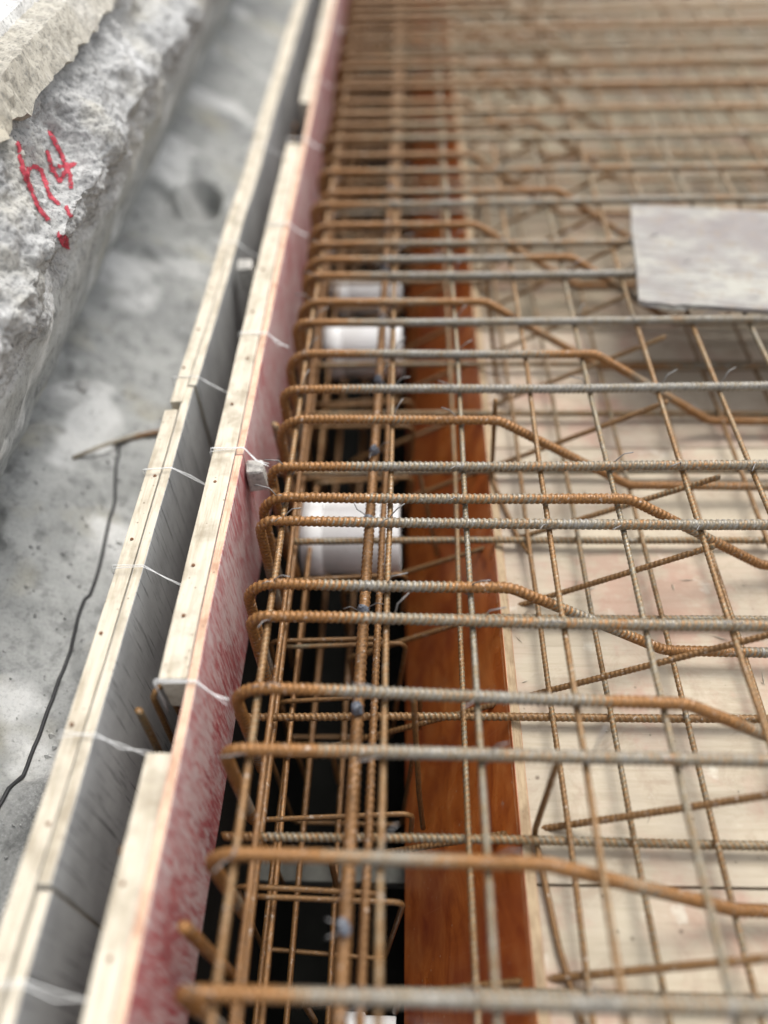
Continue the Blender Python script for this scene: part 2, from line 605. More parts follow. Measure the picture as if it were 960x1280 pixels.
gx = np.linspace(-1.4, -0.452, 150)
gy = np.concatenate([np.arange(-0.6, 3.0, 0.010), np.arange(3.0, Y1 + 0.01, 0.05)])
GX, GY = np.meshgrid(gx, gy)
gz = ground_h(GX.ravel(), GY.ravel())
gv = np.stack([GX.ravel(), GY.ravel(), gz], 1)
nx, ny = len(gx), len(gy)
ii, jj = np.meshgrid(np.arange(ny - 1), np.arange(nx - 1), indexing='ij')
a = (ii * nx + jj).ravel()
gf = np.stack([a, a + 1, a + nx + 1, a + nx], 1)
tag(link('pit_ground', mesh_np('pit_ground', gv, gf), 'ground'), kind='structure')

# ground sheet below everything, reaching out to the horizon
tag(link('ground', prism_mesh('ground', [(-60, -60), (60, -60), (60, 60), (-60, 60)], 'z', -1.46, -1.42), 'ground'), kind='structure')

# dark beam trench below the cage
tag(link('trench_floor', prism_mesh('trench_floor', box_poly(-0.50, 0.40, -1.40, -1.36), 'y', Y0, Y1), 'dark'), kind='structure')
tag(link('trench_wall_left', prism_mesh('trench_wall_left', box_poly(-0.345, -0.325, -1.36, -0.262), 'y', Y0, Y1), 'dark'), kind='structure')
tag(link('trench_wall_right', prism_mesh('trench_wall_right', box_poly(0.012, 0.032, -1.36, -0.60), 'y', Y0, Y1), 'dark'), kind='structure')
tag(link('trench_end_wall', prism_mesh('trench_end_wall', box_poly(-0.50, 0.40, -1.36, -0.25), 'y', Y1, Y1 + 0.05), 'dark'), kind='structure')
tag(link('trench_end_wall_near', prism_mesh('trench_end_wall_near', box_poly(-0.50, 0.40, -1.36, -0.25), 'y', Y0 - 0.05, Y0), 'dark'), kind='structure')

# ---- rough retaining wall with a mortar cap
prof = np.array([(-0.70, 0.520), (-0.662, 0.500), (-0.645, 0.465), (-0.632, 0.425), (-0.605, 0.385), (-0.578, 0.350), (-0.585, 0.318),
                 (-0.605, 0.285), (-0.64, 0.20), (-0.70, 0.08), (-0.77, -0.03), (-0.87, -0.12), (-1.0, -0.19), (-1.12, -0.30), (-1.2, -0.45)])
ps = np.concatenate([[0], np.cumsum(np.linalg.norm(np.diff(prof, axis=0), axis=1))])
tt = np.concatenate([np.arange(0, 0.36, 0.0032), np.arange(0.36, ps[-1], 0.014)])
px = np.interp(tt, ps, prof[:, 0])
pz = np.interp(tt, ps, prof[:, 1])
# soften the profile
for _ in range(6):
    px[1:-1] = (px[:-2] + 2 * px[1:-1] + px[2:]) / 4
    pz[1:-1] = (pz[:-2] + 2 * pz[1:-1] + pz[2:]) / 4
wy = np.concatenate([np.arange(0.2, 0.9, 0.012), np.arange(0.9, 2.1, 0.0036), np.arange(2.1, Y1, 0.02)])
tx, tz = np.gradient(px), np.gradient(pz)
tl = np.hypot(tx, tz)
nxv, nzv = -tz / tl, tx / tl             # outward: +x for a face that descends
WX = np.repeat(px[None, :], len(wy), 0).ravel()
WZ = np.repeat(pz[None, :], len(wy), 0).ravel()
WY = np.repeat(wy[:, None], len(px), 1).ravel()
NX = np.repeat(nxv[None, :], len(wy), 0).ravel()
NZ = np.repeat(nzv[None, :], len(wy), 0).ravel()
P = np.stack([WX, WY, WZ], 1)
d = 0.040 * fbm(P * np.array([5, 4.2, 5]) + 2, 2) + 0.020 * fbm(P * 11 + 7, 3, 0.55)
d += 0.0075 * fbm(P * 34 + 3, 3, 0.6) + 0.0048 * fbm(P * 130 + 1, 3, 0.85)
# faceted breaks
d += 0.04 * np.abs(perlin(P * np.array([8, 7, 7]) + 60)) + 0.022 * np.abs(perlin(P * np.array([17, 14, 15]) + 20)) - 0.02
fade = np.clip(np.repeat(tt[None, :], len(wy), 0).ravel() / 0.05, 0, 1)
d *= 0.35 + 0.65 * fade
_t = np.clip((np.repeat(tt[None, :], len(wy), 0).ravel() - 0.29) / 0.10, 0, 1)
d *= 1 - 0.72 * _t * _t * (3 - 2 * _t)
V = P + d[:, None] * np.stack([NX, 0.25 * perlin(P * 8 + 90), NZ], 1)
nx, ny = len(px), len(wy)
ii, jj = np.meshgrid(np.arange(ny - 1), np.arange(nx - 1), indexing='ij')
a = (ii * nx + jj).ravel()
WF = np.stack([a, a + nx, a + nx + 1, a + 1], 1)
wall = empty('retaining_wall', (-0.9, 1.5, -0.6))
tag(wall, 'rough grey sprayed-concrete retaining wall with red painted marks and mortar cap', 'wall')
_mi = (tt[jj.ravel()] > 0.345 + 0.05 * perlin(np.stack([wy[ii.ravel()] * 9, tt[jj.ravel()] * 14, 0 * tt[jj.ravel()]], 1))).astype(int)
wface = link('sprayed_face', mesh_np('sprayed_face', V, WF, mat_idx=_mi), ['shotcrete', 'ground'], wall)
wface.matrix_parent_inverse = wall.matrix_basis.inverted()

# spray-painted marks: the wall facets under the strokes, lifted a millimetre
strokes = [[(65, 520), (72, 580), (92, 640), (112, 690), (135, 750), (172, 800)],
           [(78, 610), (95, 660), (98, 620), (122, 602), (150, 622), (166, 668), (178, 712), (212, 742)],
           [(180, 482), (200, 520), (222, 562), (240, 605), (256, 640), (256, 682)],
           [(170, 552), (188, 610), (216, 662), (240, 620), (268, 596)],
           [(210, 605), (240, 606), (266, 600)],
           [(240, 756), (254, 784)],
           [(212, 850), (226, 886), (244, 896)], [(236, 860), (244, 900)]]
cent = V[WF].mean(1)
keep = np.zeros(len(WF), bool)
jit = fbm(cent * 90, 2, 0.6)
# the can was held about where the photographer stands: project the strokes from there on to the face
_c = (cent - np.array(CAM_LOC)) @ np.array(CAM_ROT)
uv = np.stack([480 + 960 * _c[:, 0] / -_c[:, 2], 640 - 960 * _c[:, 1] / -_c[:, 2]], 1)
front = (_c[:, 2] > -1.75) & (cent[:, 2] > 0.16)
for st in strokes:
    pts = [np.array((p[0] / 2.907, p[1] / 2.907)) for p in st]
    for p, q in zip(pts, pts[1:]):
        ab = q - p
        t = np.clip(((uv - p) @ ab) / (ab @ ab + 1e-12), 0, 1)
        dist = np.linalg.norm(uv - (p + t[:, None] * ab), axis=1)
        keep |= front & (dist < 6.5)
pf = WF[keep]
idx, inv = np.unique(pf.ravel(), return_inverse=True)
# vertex normals of the grid
fn = np.cross(V[WF[:, 2]] - V[WF[:, 0]], V[WF[:, 3]] - V[WF[:, 1]])
vn = np.zeros_like(V)
for q in range(4):
    np.add.at(vn, WF[:, q], fn)
vn /= np.linalg.norm(vn, axis=1)[:, None] + 1e-12
toward = np.sign((vn[idx] * (np.array(CAM_LOC) - V[idx])).sum(1).mean())
_c = (V[idx] - np.array(CAM_LOC)) @ np.array(CAM_ROT)
uvv = np.stack([480 + 960 * _c[:, 0] / -_c[:, 2], 640 - 960 * _c[:, 1] / -_c[:, 2]], 1)
dmin = np.full(len(idx), 99.0)
for st in strokes:
    pts = [np.array((p[0] / 2.907, p[1] / 2.907)) for p in st]
    for p, q in zip(pts, pts[1:]):
        ab = q - p
        t = np.clip(((uvv - p) @ ab) / (ab @ ab + 1e-12), 0, 1)
        dmin = np.minimum(dmin, np.linalg.norm(uvv - (p + t[:, None] * ab), axis=1))
cover = np.clip(1 - (dmin - 0.8) / 3.6, 0, 1)
mk = link('painted_mark', mesh_np('painted_mark', V[idx] + toward * 0.0014 * vn[idx], inv.reshape(-1, 4), True, cover), 'paint', wall)
mk.matrix_parent_inverse = wall.matrix_basis.inverted()
mk['label'] = 'red spray-painted strokes on the rough concrete'

# mortar cap: top slab with an uneven beige lower lip
def cap_mesh(name, poly, amp, seed):
    ys = np.concatenate([np.arange(0.6, 2.6, 0.014), np.arange(2.6, Y1, 0.06)])
    pl = []
    for (p, q) in zip(poly, poly[1:] + poly[:1]):
        n = max(2, int(math.hypot(q[0] - p[0], q[1] - p[1]) / 0.014))
        n = min(n, 14)
        for k in range(n):
            s = k / n
            pl.append((p[0] + (q[0] - p[0]) * s, p[1] + (q[1] - p[1]) * s))
    pl = np.array(pl)
    c = pl.mean(0)
    m, n = len(ys), len(pl)
    X = np.repeat(pl[None, :, 0], m, 0).ravel()
    Z = np.repeat(pl[None, :, 1], m, 0).ravel()
    Yv = np.repeat(ys[:, None], n, 1).ravel()
    P = np.stack([X, Yv, Z], 1)
    X = X + amp * (0.7 * fbm(P * 9 + seed, 2, 0.5) + 0.45 * fbm(P * 60 + seed, 3, 0.7))
    Z = Z + amp * (0.2 * fbm(P * 12 + seed + 50, 2, 0.6) + 0.3 * fbm(P * 70 + seed + 50, 3, 0.7))
    low = np.clip((0.512 - Z) / 0.02, 0, 1) * (X > -0.72)
    Z = Z + low * 0.020 * fbm(np.stack([0 * Yv, Yv * 16, 0 * Yv], 1) + seed, 4, 0.6)
    W = np.stack([X, Yv, Z], 1)
    i = np.arange(m - 1)[:, None] * n
    j = np.arange(n)[None, :]
    F = np.stack([i + j, i + (j + 1) % n, i + n + (j + 1) % n, i + n + j], -1).reshape(-1, 4).tolist()
    F.append(list(range(n)))
    F.append([(m - 1) * n + q for q in range(n)][::-1])
    me = mesh_np(name, W, F, False)
    bm = bmesh.new()
    bm.from_mesh(me)
    bmesh.ops.recalc_face_normals(bm, faces=bm.faces)
    bm.to_mesh(me)
    bm.free()
    return me


c1 = link('mortar_edge', cap_mesh('mortar_edge', [(-0.80, 0.552), (-0.80, 0.47), (-0.70, 0.468), (-0.642, 0.490), (-0.662, 0.549)], 0.016, 4), 'cap_face', wall)
c1.matrix_parent_inverse = wall.matrix_basis.inverted()
c1['label'] = 'beige rough mortar lip along the top of the wall'
c2 = link('capping_slab', cap_mesh('capping_slab', [(-2.4, 0.60), (-2.4, 0.45), (-0.79, 0.45), (-0.718, 0.545), (-0.722, 0.567), (-0.735, 0.572)], 0.004, 8), 'cap_top', wall)
c2.matrix_parent_inverse = wall.matrix_basis.inverted()
c2['label'] = 'pale flat capping slab on top of the wall'

# ---- deck of plywood sheets
ZD = -0.222
deck = empty('slab_deck', (0.9, 2.0, ZD - 0.03))
tag(deck, 'pale stained plywood deck under the reinforcement on the right', 'formwork deck')
rows = [-0.585, 0.334, 1.254, 1.70, 2.62, 3.54, 4.46, 5.40]
for ri, (ya, yb) in enumerate(zip(rows, rows[1:])):
    offs = [0.168, 1.40, 3.2] if ri % 2 == 0 else [0.168, 2.0, 3.2]
    for xa, xb in zip(offs, offs[1:]):
        zt = ZD + R.uniform(-0.0015, 0.0015)
        me = prism_mesh('plywood_sheet', [(xa + 0.0015, ya + 0.0018), (xb - 0.0015, ya + 0.0018), (xb - 0.0015, yb - 0.0018), (xa + 0.0015, yb - 0.0018)],
                        'z', zt - 0.015, zt, bevel=0.0012)
        o = link('plywood_sheet', me, ['deck' if ri < 3 else 'deck_old', 'ply_edge'], deck)
        o.matrix_parent_inverse = deck.matrix_basis.inverted()
# joists carry the sheets
for k, y in enumerate(np.arange(-0.4, 5.4, 0.6)):
    o = link('joist', prism_mesh('joist', [(0.24, y), (3.2, y), (3.2, y + 0.05), (0.24, y + 0.05)], 'z', ZD - 0.115, ZD - 0.017), 'timber_x', deck)
    o.matrix_parent_inverse = deck.matrix_basis.inverted()

# ---- inclined brown haunch form
hf = empty('haunch_form', (0.08, 2.0, -0.6))
tag(hf, 'glossy reddish-brown film plywood beam side form sloping below the deck edge', 'formwork panel')
top, bot = np.array([0.166, -0.212]), np.array([-0.014, -0.600])
dv = (top - bot) / np.linalg.norm(top - bot)
nv = np.array([-dv[1], dv[0]])            # towards the beam / up
for ya, yb in ((Y0, -0.05), (-0.0465, 1.7835), (1.787, 3.617), (3.62, Y1)):
    t = 0.015
    q = [top, bot, bot - nv * t, top - nv * t + np.array([0.004, 0])]
    me = prism_mesh('plywood_sheet', [tuple(p) for p in q], 'y', ya, yb, side_mats=[0, 1, 0, 1, 1], bevel=0.0008)
    o = link('plywood_sheet', me, ['brown', 'ply_edge'], hf)
    o.matrix_parent_inverse = hf.matrix_basis.inverted()
# pale packing lath between the form's top edge and the deck
o = link('lath', prism_mesh('lath', box_poly(0.1625, 0.1665, -0.26, -0.219), 'y', Y0, Y1), 'ply_edge', hf)
o.matrix_parent_inverse = hf.matrix_basis.inverted()


# ---- inner formwork: red-faced ply with battens on its outer side
def long_box(name, x0, x1, z0, z1, ya, yb, mats, parent, side=None, bevel=0.0015, wav=0.0, seed=0):
    """long timber or sheet along y, finely cut so that it can be a little crooked"""
    me = prism_mesh(name, box_poly(x0, x1, z0, z1), 'y', ya, yb, side_mats=side, bevel=bevel)
    if wav > 0:
        bm = bmesh.new()
        bm.from_mesh(me)
        n = max(2, int((yb - ya) / 0.06))
        for k in range(1, n):
            y = ya + (yb - ya) * k / n
            bmesh.ops.bisect_plane(bm, geom=list(bm.verts) + list(bm.edges) + list(bm.faces), plane_co=(0, y, 0), plane_no=(0, 1, 0))
        q = np.array([v.co[:] for v in bm.verts])
        dx = wav * fbm(np.stack([q[:, 1] * 1.7 + seed, 0 * q[:, 1] + seed, q[:, 2] * 2], 1), 3)
        dz = wav * 0.8 * fbm(np.stack([q[:, 1] * 3.0 + seed + 50, q[:, 0] * 12, 0 * q[:, 1]], 1), 3)
        for v, a_, b_ in zip(bm.verts, dx, dz):
            v.co.x += a_
            v.co.z += b_
        bm.to_mesh(me)
        bm.free()
    o = link(name, me, mats, parent)
    o.matrix_parent_inverse = parent.matrix_basis.inverted()
    return o


inner = empty('inner_formwork', (-0.33, 1.5, -0.25))
tag(inner, 'plywood side form with worn red inner face and pale timber battens beside the hooked rebars', 'formwork panel')
# side order of box_poly: bottom, +x, top, -x, ends
long_box('plywood_sheet', -0.3235, -0.309, -0.252, 0.020, Y0, 0.99, ['red', 'ply_edge_red'], inner, [0, 0, 1, 0, 1], 0.001, 0.006, 3)
long_box('plywood_sheet', -0.3235, -0.309, -0.252, 0.0185, 0.9935, 2.82, ['red', 'ply_edge_red'], inner, [0, 0, 1, 0, 1], 0.001, 0.006, 3)
long_box('plywood_sheet', -0.3235, -0.309, -0.252, 0.021, 2.8235, Y1, ['red', 'ply_edge_red'], inner, [0, 0, 1, 0, 1], 0.001, 0.006, 3)
long_box('batten', -0.360, -0.325, -0.066, 0.013, Y0, 0.428, 'timber', inner, None, 0.002, 0.007, 3)
long_box('batten', -0.366, -0.325, -0.064, 0.0215, 0.535, 2.28, 'timber', inner, None, 0.002, 0.007, 3)
long_box('batten', -0.358, -0.325, -0.066, 0.014, 2.60, Y1, 'timber', inner, None, 0.002, 0.007, 3)

outer = empty('outer_formwork', (-0.46, 1.5, -0.65))
tag(outer, 'plywood side form with grey streaked face and pale timber top beside the pit', 'formwork panel')
long_box('plywood_sheet', -0.457, -0.440, -0.95, -0.004, Y0, 0.258, ['greyply', 'timber'], outer, [0, 0, 1, 0, 1], 0.001, 0.006, 21)
long_box('plywood_sheet', -0.457, -0.440, -0.95, 0.004, 0.262, 1.20, ['greyply', 'timber'], outer, [0, 0, 1, 0, 1], 0.001, 0.006, 21)
long_box('plywood_sheet', -0.452, -0.435, -0.95, 0.006, 1.2035, 3.03, ['greyply', 'timber'], outer, [0, 0, 1, 0, 1], 0.001, 0.006, 21)
long_box('plywood_sheet', -0.452, -0.435, -0.95, 0.004, 3.033, Y1, ['greyply', 'timber'], outer, [0, 0, 1, 0, 1], 0.001, 0.006, 21)
long_box('batten', -0.488, -0.461, -0.085, 0.0005, Y0, 1.135, 'timber', outer, None, 0.002, 0.007, 21)
long_box('batten', -0.478, -0.4535, -0.085, 0.0075, 1.15, 2.55, 'timber', outer, None, 0.002, 0.007, 21)
long_box('batten', -0.480, -0.4535, -0.085, 0.003, 2.56, Y1, 'timber', outer, None, 0.002, 0.007, 21)

# ================================================================== REINFORCEMENT
ZB = 0.0
XL, XR = -0.259, 2.05
RB = 0.0082
LEG = 0.30
RIB = 0.0014


def straight_path(v):
    return fillet([(XL, 0, -LEG + 0.03 * v), (XL, 0, 0), (XR, 0, 0)], 0.030, 9)


def crank_path(xs, v):
    dz = 0.183
    dx = 0.285
    return fillet([(XL, 0, -LEG), (XL, 0, 0), (xs, 0, 0), (xs + dx, 0, -dz), (XR, 0, -dz)], 0.05, 9)


ST = {}
for v in range(3):
    p, b = straight_path(v)
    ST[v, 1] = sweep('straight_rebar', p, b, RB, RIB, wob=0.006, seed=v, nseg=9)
    ST[v, 0] = sweep('straight_rebar_far', p, b, RB + 0.0006, wob=0.006, seed=v, nseg=8, step=0.06)
CR = {}
for xi, xs in enumerate((0.165, 0.385)):
    for v in range(2):
        p, b = crank_path(xs, v)
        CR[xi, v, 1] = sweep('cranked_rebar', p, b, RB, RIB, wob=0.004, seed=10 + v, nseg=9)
        CR[xi, v, 0] = sweep('cranked_rebar_far', p, b, RB + 0.0006, wob=0.004, seed=10 + v, nseg=8, step=0.06)


def tie_mesh(seed):
    """twisted binding wire round a crossing of two bars"""
    rr = random.Random(seed)
    bmv, bmf = [], []
    pts = []
    for k in range(15):
        t = k / 14 * 2 * math.pi * 1.1
        pts.append((0.010 * math.cos(t) * 0.9, 0.006 * math.sin(2 * t) * 0.7, 0.0105 * math.sin(t) - 0.003))
    pts += [(0.012, 0.006, 0.012), (0.018 + rr.uniform(-.004, .006), 0.010, 0.022), (0.030 + rr.uniform(-.01, .01), 0.018 + rr.uniform(-.01, .01), 0.026)]
    p = np.array(pts)
    return sweep('wire_tie', p, np.zeros(len(p)), 0.0011, nseg=4)


TIES = [tie_mesh(s) for s in range(4)]


def add_ties(bar, xs, prob=0.6, z=0.0):
    for x in xs:
        if R.random() < prob:
            o = link('wire_tie', R.choice(TIES), 'tie', bar)
            o.location = (x, 0, z)
            o.rotation_euler = (0, 0, R.uniform(-0.8, 0.8) + R.choice((0, math.pi)))


ys_s = [0.152, 0.434, 0.652, 0.847, 0.978, 1.198, 1.425, 1.607, 1.752, 1.950]
ys_c = [0.300, 0.525, 0.714, 0.900, 1.104, 1.310, 1.500, 1.680, 1.838, 2.02]
y = 2.15
while y < 4.9:
    ys_s.append(y + R.uniform(-.015, .015))
    ys_c.append(y + 0.095 + R.uniform(-.015, .015))
    y += 0.19
tilt_s = [0.0, -0.010, -0.014, -0.012, 0.004, 0.006, -0.006, -0.004, -0.002, 0.0]
for i, yy in enumerate(ys_s):
    near = yy < 2.3
    o = link('straight_rebar', ST[i % 3, 1 if near else 0], 'bar' if near else 'bar_far')
    o.location = (R.uniform(-0.008, 0.006), yy, R.uniform(-0.002, 0.002))
    o.rotation_euler = (0, 0, tilt_s[i] if i < len(tilt_s) else R.uniform(-0.006, 0.006))
    if near:
        tag(o, 'straight ribbed rebar with hooked left end, %s straight one up from the bottom' % ORD[i], 'rebar', 'straight top rebars')
        add_ties(o, [-0.04, 0.094, 0.236, 0.357, 0.490, 0.612, -0.222], 0.92)
    else:
        tag(o, 'blurred straight hooked rebar at the far end, %s straight one up from the bottom' % ORD[i], 'rebar', 'far straight top rebars')
tilt_c = [-0.012, -0.03, -0.012, -0.008, -0.006, -0.012, -0.01, -0.005, 0.0, 0.0]
for i, yy in enumerate(ys_c):
    near = yy < 2.2
    o = link('cranked_rebar', CR[i % 2, (i // 2) % 2, 1 if near else 0], 'bar' if near else 'bar_far')
    o.location = (R.uniform(-0.010, 0.004), yy, R.uniform(-0.002, 0.002))
    o.rotation_euler = (0, 0, tilt_c[i] if i < len(tilt_c) else R.uniform(-0.006, 0.006))
    if near:
        tag(o, 'cranked ribbed rebar bending down to the deck, %s cranked one up from the bottom edge' % ORD[i], 'rebar', 'cranked rebars')
        add_ties(o, [-0.04, 0.094, -0.222], 0.8)
    else:
        tag(o, 'blurred cranked rebar at the far end, %s cranked one up from the bottom' % ORD[i], 'rebar', 'far cranked rebars')

# ---- bottom transverse bars just above the deck
p, b = np.array([(-0.29, 0, 0), (XR, 0, 0)]), np.zeros(2)
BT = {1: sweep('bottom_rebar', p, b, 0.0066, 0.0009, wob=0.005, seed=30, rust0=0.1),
      0: sweep('bottom_rebar_far', p, b, 0.007, wob=0.005, seed=30, rust0=0.1, step=0.08)}
ys_b = [0.19, 0.390, 0.588, 0.785, 0.968, 1.160, 1.348, 1.53, 1.705, 1.9, 2.1]
ys_b += list(np.arange(2.29, 4.9, 0.195))
for i, yy in enumerate(ys_b):
    near = yy < 1.95
    o = link('bottom_rebar', BT[1 if near else 0], 'bar_thin')
    o.location = (R.uniform(-0.01, 0.01), yy, -0.2015)
    o.rotation_euler = (0, 0, R.uniform(-0.008, 0.004))
    if near:
        tag(o, 'straight lower rebar lying just above the deck, %s lower crossbar up from the bottom edge' % ORD[i], 'rebar', 'lower crossbars')
    else:
        tag(o, 'blurred straight lower rebar at the far end, %s lower crossbar up from the bottom' % ORD[i], 'rebar', 'far lower crossbars')

# ---- sloping bars rising from the beam to the slab top
p, b = fillet([(-0.17, 0, -0.60), (-0.17, 0, -0.422), (0.545, 0, -0.032)], 0.03, 6)
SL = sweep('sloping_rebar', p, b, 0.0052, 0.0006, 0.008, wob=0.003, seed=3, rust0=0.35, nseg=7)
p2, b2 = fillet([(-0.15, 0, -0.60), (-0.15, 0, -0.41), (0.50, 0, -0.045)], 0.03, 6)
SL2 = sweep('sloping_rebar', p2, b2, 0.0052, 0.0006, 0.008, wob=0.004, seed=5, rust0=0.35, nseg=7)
ys_r = [0.21, 0.418, 0.637, 0.828, 0.993, 1.206, 1.406, 1.603, 1.79, 1.98, 2.17]
ys_r += list(np.arange(2.37, 4.8, 0.2))
for i, yy in enumerate(ys_r):
    o = link('sloping_rebar', (SL, SL2)[i % 2], 'bar_thin')
    o.location = (R.uniform(-0.01, 0.02), yy, R.uniform(-0.004, 0.004))
    o.rotation_euler = (0, R.uniform(-0.02, 0.02), R.uniform(-0.03, 0.03))
    if yy < 2.0:
        tag(o, 'thin rusty bar rising rightwards to the slab, %s such bar up from the bottom' % ORD[i], 'rebar', 'rising bars')
    else:
        tag(o, 'blurred thin bar rising rightwards at the far end, %s such bar up from the bottom' % ORD[i], 'rebar', 'far rising bars')

# ---- bars running away from the camera: over the slab
def ybar(name, x, z, r, seed, rust0, mat, y0=Y0, y1=5.2, dx=0.0, rib=True):
    n = 60
    ys = np.linspace(y0, y1, n)
    pts = np.stack([x + dx * (ys - 1.0), ys, np.full(n, z)], 1)
    pts[:, 0] += 0.007 * fbm(np.stack([ys * 1.3 + seed * 7.7, 0 * ys, 0 * ys], 1), 3)
    pts[:, 2] += 0.003 * fbm(np.stack([ys * 2.3 + seed * 3.1, 0 * ys + 5, 0 * ys], 1), 2)
    if rib:
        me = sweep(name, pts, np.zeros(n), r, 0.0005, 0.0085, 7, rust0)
    else:
        me = sweep(name, pts, np.zeros(n), r, nseg=7, rust0=rust0)
    return link(name, me, mat)


def to_origin(o, p):
    """put an object's origin at a point of its own"""
    o.data.transform(Matrix.Translation(-Vector(p)))
    o.location = p


names_top = ['over the beam, left of the brown form', 'over the brown form', 'first right of the brown form',
             'second right of the brown form', 'third right of the brown form', 'fourth right of the brown form', 'fifth right of the brown form', 'sixth right of the brown form',
             'seventh right of the brown form', 'eighth right of the brown form', 'ninth right of the brown form']
xs_top = [-0.040, 0.094, 0.236, 0.357, 0.490, 0.612, 0.735, 0.86, 0.985, 1.11, 1.235]
for i, x in enumerate(xs_top):
    o = ybar('longitudinal_rebar', x, -0.0140, 0.0047, i, 0.08, 'bar_thin', dx=(-0.004, 0.0, 0.003, 0, 0.002, 0, 0, 0, 0, 0, 0)[i])
    to_origin(o, (x, 1.0, -0.014))
    tag(o, 'upper lengthwise bar tied under the crossbars, ' + names_top[i], 'rebar', 'upper lengthwise bars')
xs_bot = [0.090, 0.231, 0.329, 0.453, 0.577, 0.695, 0.822, 0.95, 1.07, 1.19, 1.31]
for i, x in enumerate(xs_bot):
    o = ybar('lower_longitudinal_rebar', x, -0.1885, 0.0046, 40 + i, 0.22, 'bar_thin', dx=R.uniform(-0.004, 0.006))
    to_origin(o, (x, 1.0, -0.1885))
    tag(o, 'lower lengthwise bar close above the deck, %s one counting from the left' % ORD[i], 'rebar', 'lower lengthwise bars')

# ---- beam cage: lengthwise bars and stirrups
o = ybar('beam_bar', -0.224, -0.0145, 0.0055, 80, 0.45, 'bar_thin')
to_origin(o, (-0.224, 1.0, -0.0145))
tag(o, 'long rusty beam bar directly under the crossbars beside the red form', 'rebar', 'beam lengthwise bars')
BB = [(-0.228, -0.125, 0.0052), (-0.238, -0.225, 0.0058), (-0.222, -0.31, 0.005), (-0.240, -0.42, 0.0055), (-0.215, -0.56, 0.006), (-0.15, -0.61, 0.006)]
for i, (x, z, r) in enumerate(BB):
    o = ybar('beam_bar', x, z, r, 90 + i, 0.55, 'bar_rust', dx=R.uniform(-0.009, 0.009), rib=False)
    to_origin(o, (x, 1.0, z))
    tag(o, 'long rusty beam bar in the bundle deeper inside the cage, %s from the top' % ORD[i], 'rebar', 'beam lengthwise bars')


def stirrup_mesh(v):
    x0, x1, z0, z1 = -0.262, 0.0, -0.66, -0.285
    pts = [(x1 - 0.10, 0.012, z1 - 0.075), (x1 - 0.012, 0.010, z1 + 0.002), (x0, 0.004, z1), (x0, 0, z0), (x1 - 0.03, 0, z0), (x1 - 0.002, 0, z1), (x0 + 0.03, -0.008, z1 - 0.002)]
    if v == 1:
        pts = [(x0, 0, -0.62), (x0, 0, z1 + 0.015), (x1, 0, z1 + 0.03), (x1 - 0.006, 0, z1 - 0.10)]
    p, b = fillet(pts, 0.018, 5)
    return sweep('stirrup', p, b, 0.0045, nseg=7, rust0=0.25, step=0.03, wob=0.0)


SM = [stirrup_mesh(0), stirrup_mesh(1)]
k = 0
yy = 0.10
PIPES = ((1.106, 0.11), (1.80, 0.10), (2.08, 0.085))
while yy < 4.6:
    if any(abs(yy - py) < pr for py, pr in PIPES):     # stirrups are left out where a pipe passes
        yy += 0.02
        continue
    o = link('stirrup', SM[k % 2], 'bar_thin')
    o.location = (R.uniform(-0.006, 0.006), yy, R.uniform(-0.02, 0.02))
    o.rotation_euler = (R.uniform(-0.05, 0.05), R.uniform(-0.05, 0.05), R.uniform(-0.06, 0.06))
    if k < 12:
        tag(o, 'thin rusty stirrup loop deep in the beam, %s stirrup up from the bottom edge' % ORD[k], 'stirrup', 'beam stirrups')
    else:
        tag(o, 'blurred rusty stirrup deep in the far beam, %s stirrup up from the bottom' % ORD[k], 'stirrup', 'far beam stirrups')
    yy += 0.115 + R.uniform(-0.02, 0.02)
    k += 1

# ---- stout lengthwise bars with taped knots
def knot_mesh(seed):
    rr = random.Random(seed)
    m = 9
    V_, F_ = [], []
    prof_ = [(0.004, -0.011), (0.0090, -0.009), (0.0102, -0.003), (0.0088, 0.002), (0.0100, 0.006), (0.0070, 0.010), (0.003, 0.012)]
    for (r_, z_) in prof_:
        for q in range(m):
            th = 2 * math.pi * q / m
            f = r_ * (1 + 0.28 * rr.uniform(-1, 1))
            V_.append((f * math.cos(th), f * math.sin(th), z_ + rr.uniform(-0.0015, 0.0015)))
    n = len(prof_)
    for i_ in range(n - 1):
        for q in range(m):
            F_.append((i_ * m + q, i_ * m + (q + 1) % m, (i_ + 1) * m + (q + 1) % m, (i_ + 1) * m + q))
    F_.append(tuple(range(m))[::-1])
    F_.append(tuple((n - 1) * m + q for q in range(m)))
    return mesh_np('tape_knot', V_, F_, False)


def stout_bar(x1, z, seed, label):
    n = 60
    ys = np.linspace(-0.4, 5.2, n)
    pts = np.stack([x1 + 0.0125 * np.minimum(ys - 1, 1.2) + 0.004 * fbm(np.stack([ys * 2 + seed, 0 * ys, 0 * ys], 1), 3), ys, z + 0.004 * fbm(np.stack([ys * 2.4 + seed + 9, 0 * ys, 0 * ys], 1), 2)], 1)
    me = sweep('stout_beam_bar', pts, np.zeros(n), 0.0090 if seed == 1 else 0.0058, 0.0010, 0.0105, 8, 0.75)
    o = link('stout_beam_bar', me, 'bar_rust')
    to_origin(o, (x1, 1.0, z))
    return tag(o, label, 'rebar', 'stout beam bars'), pts


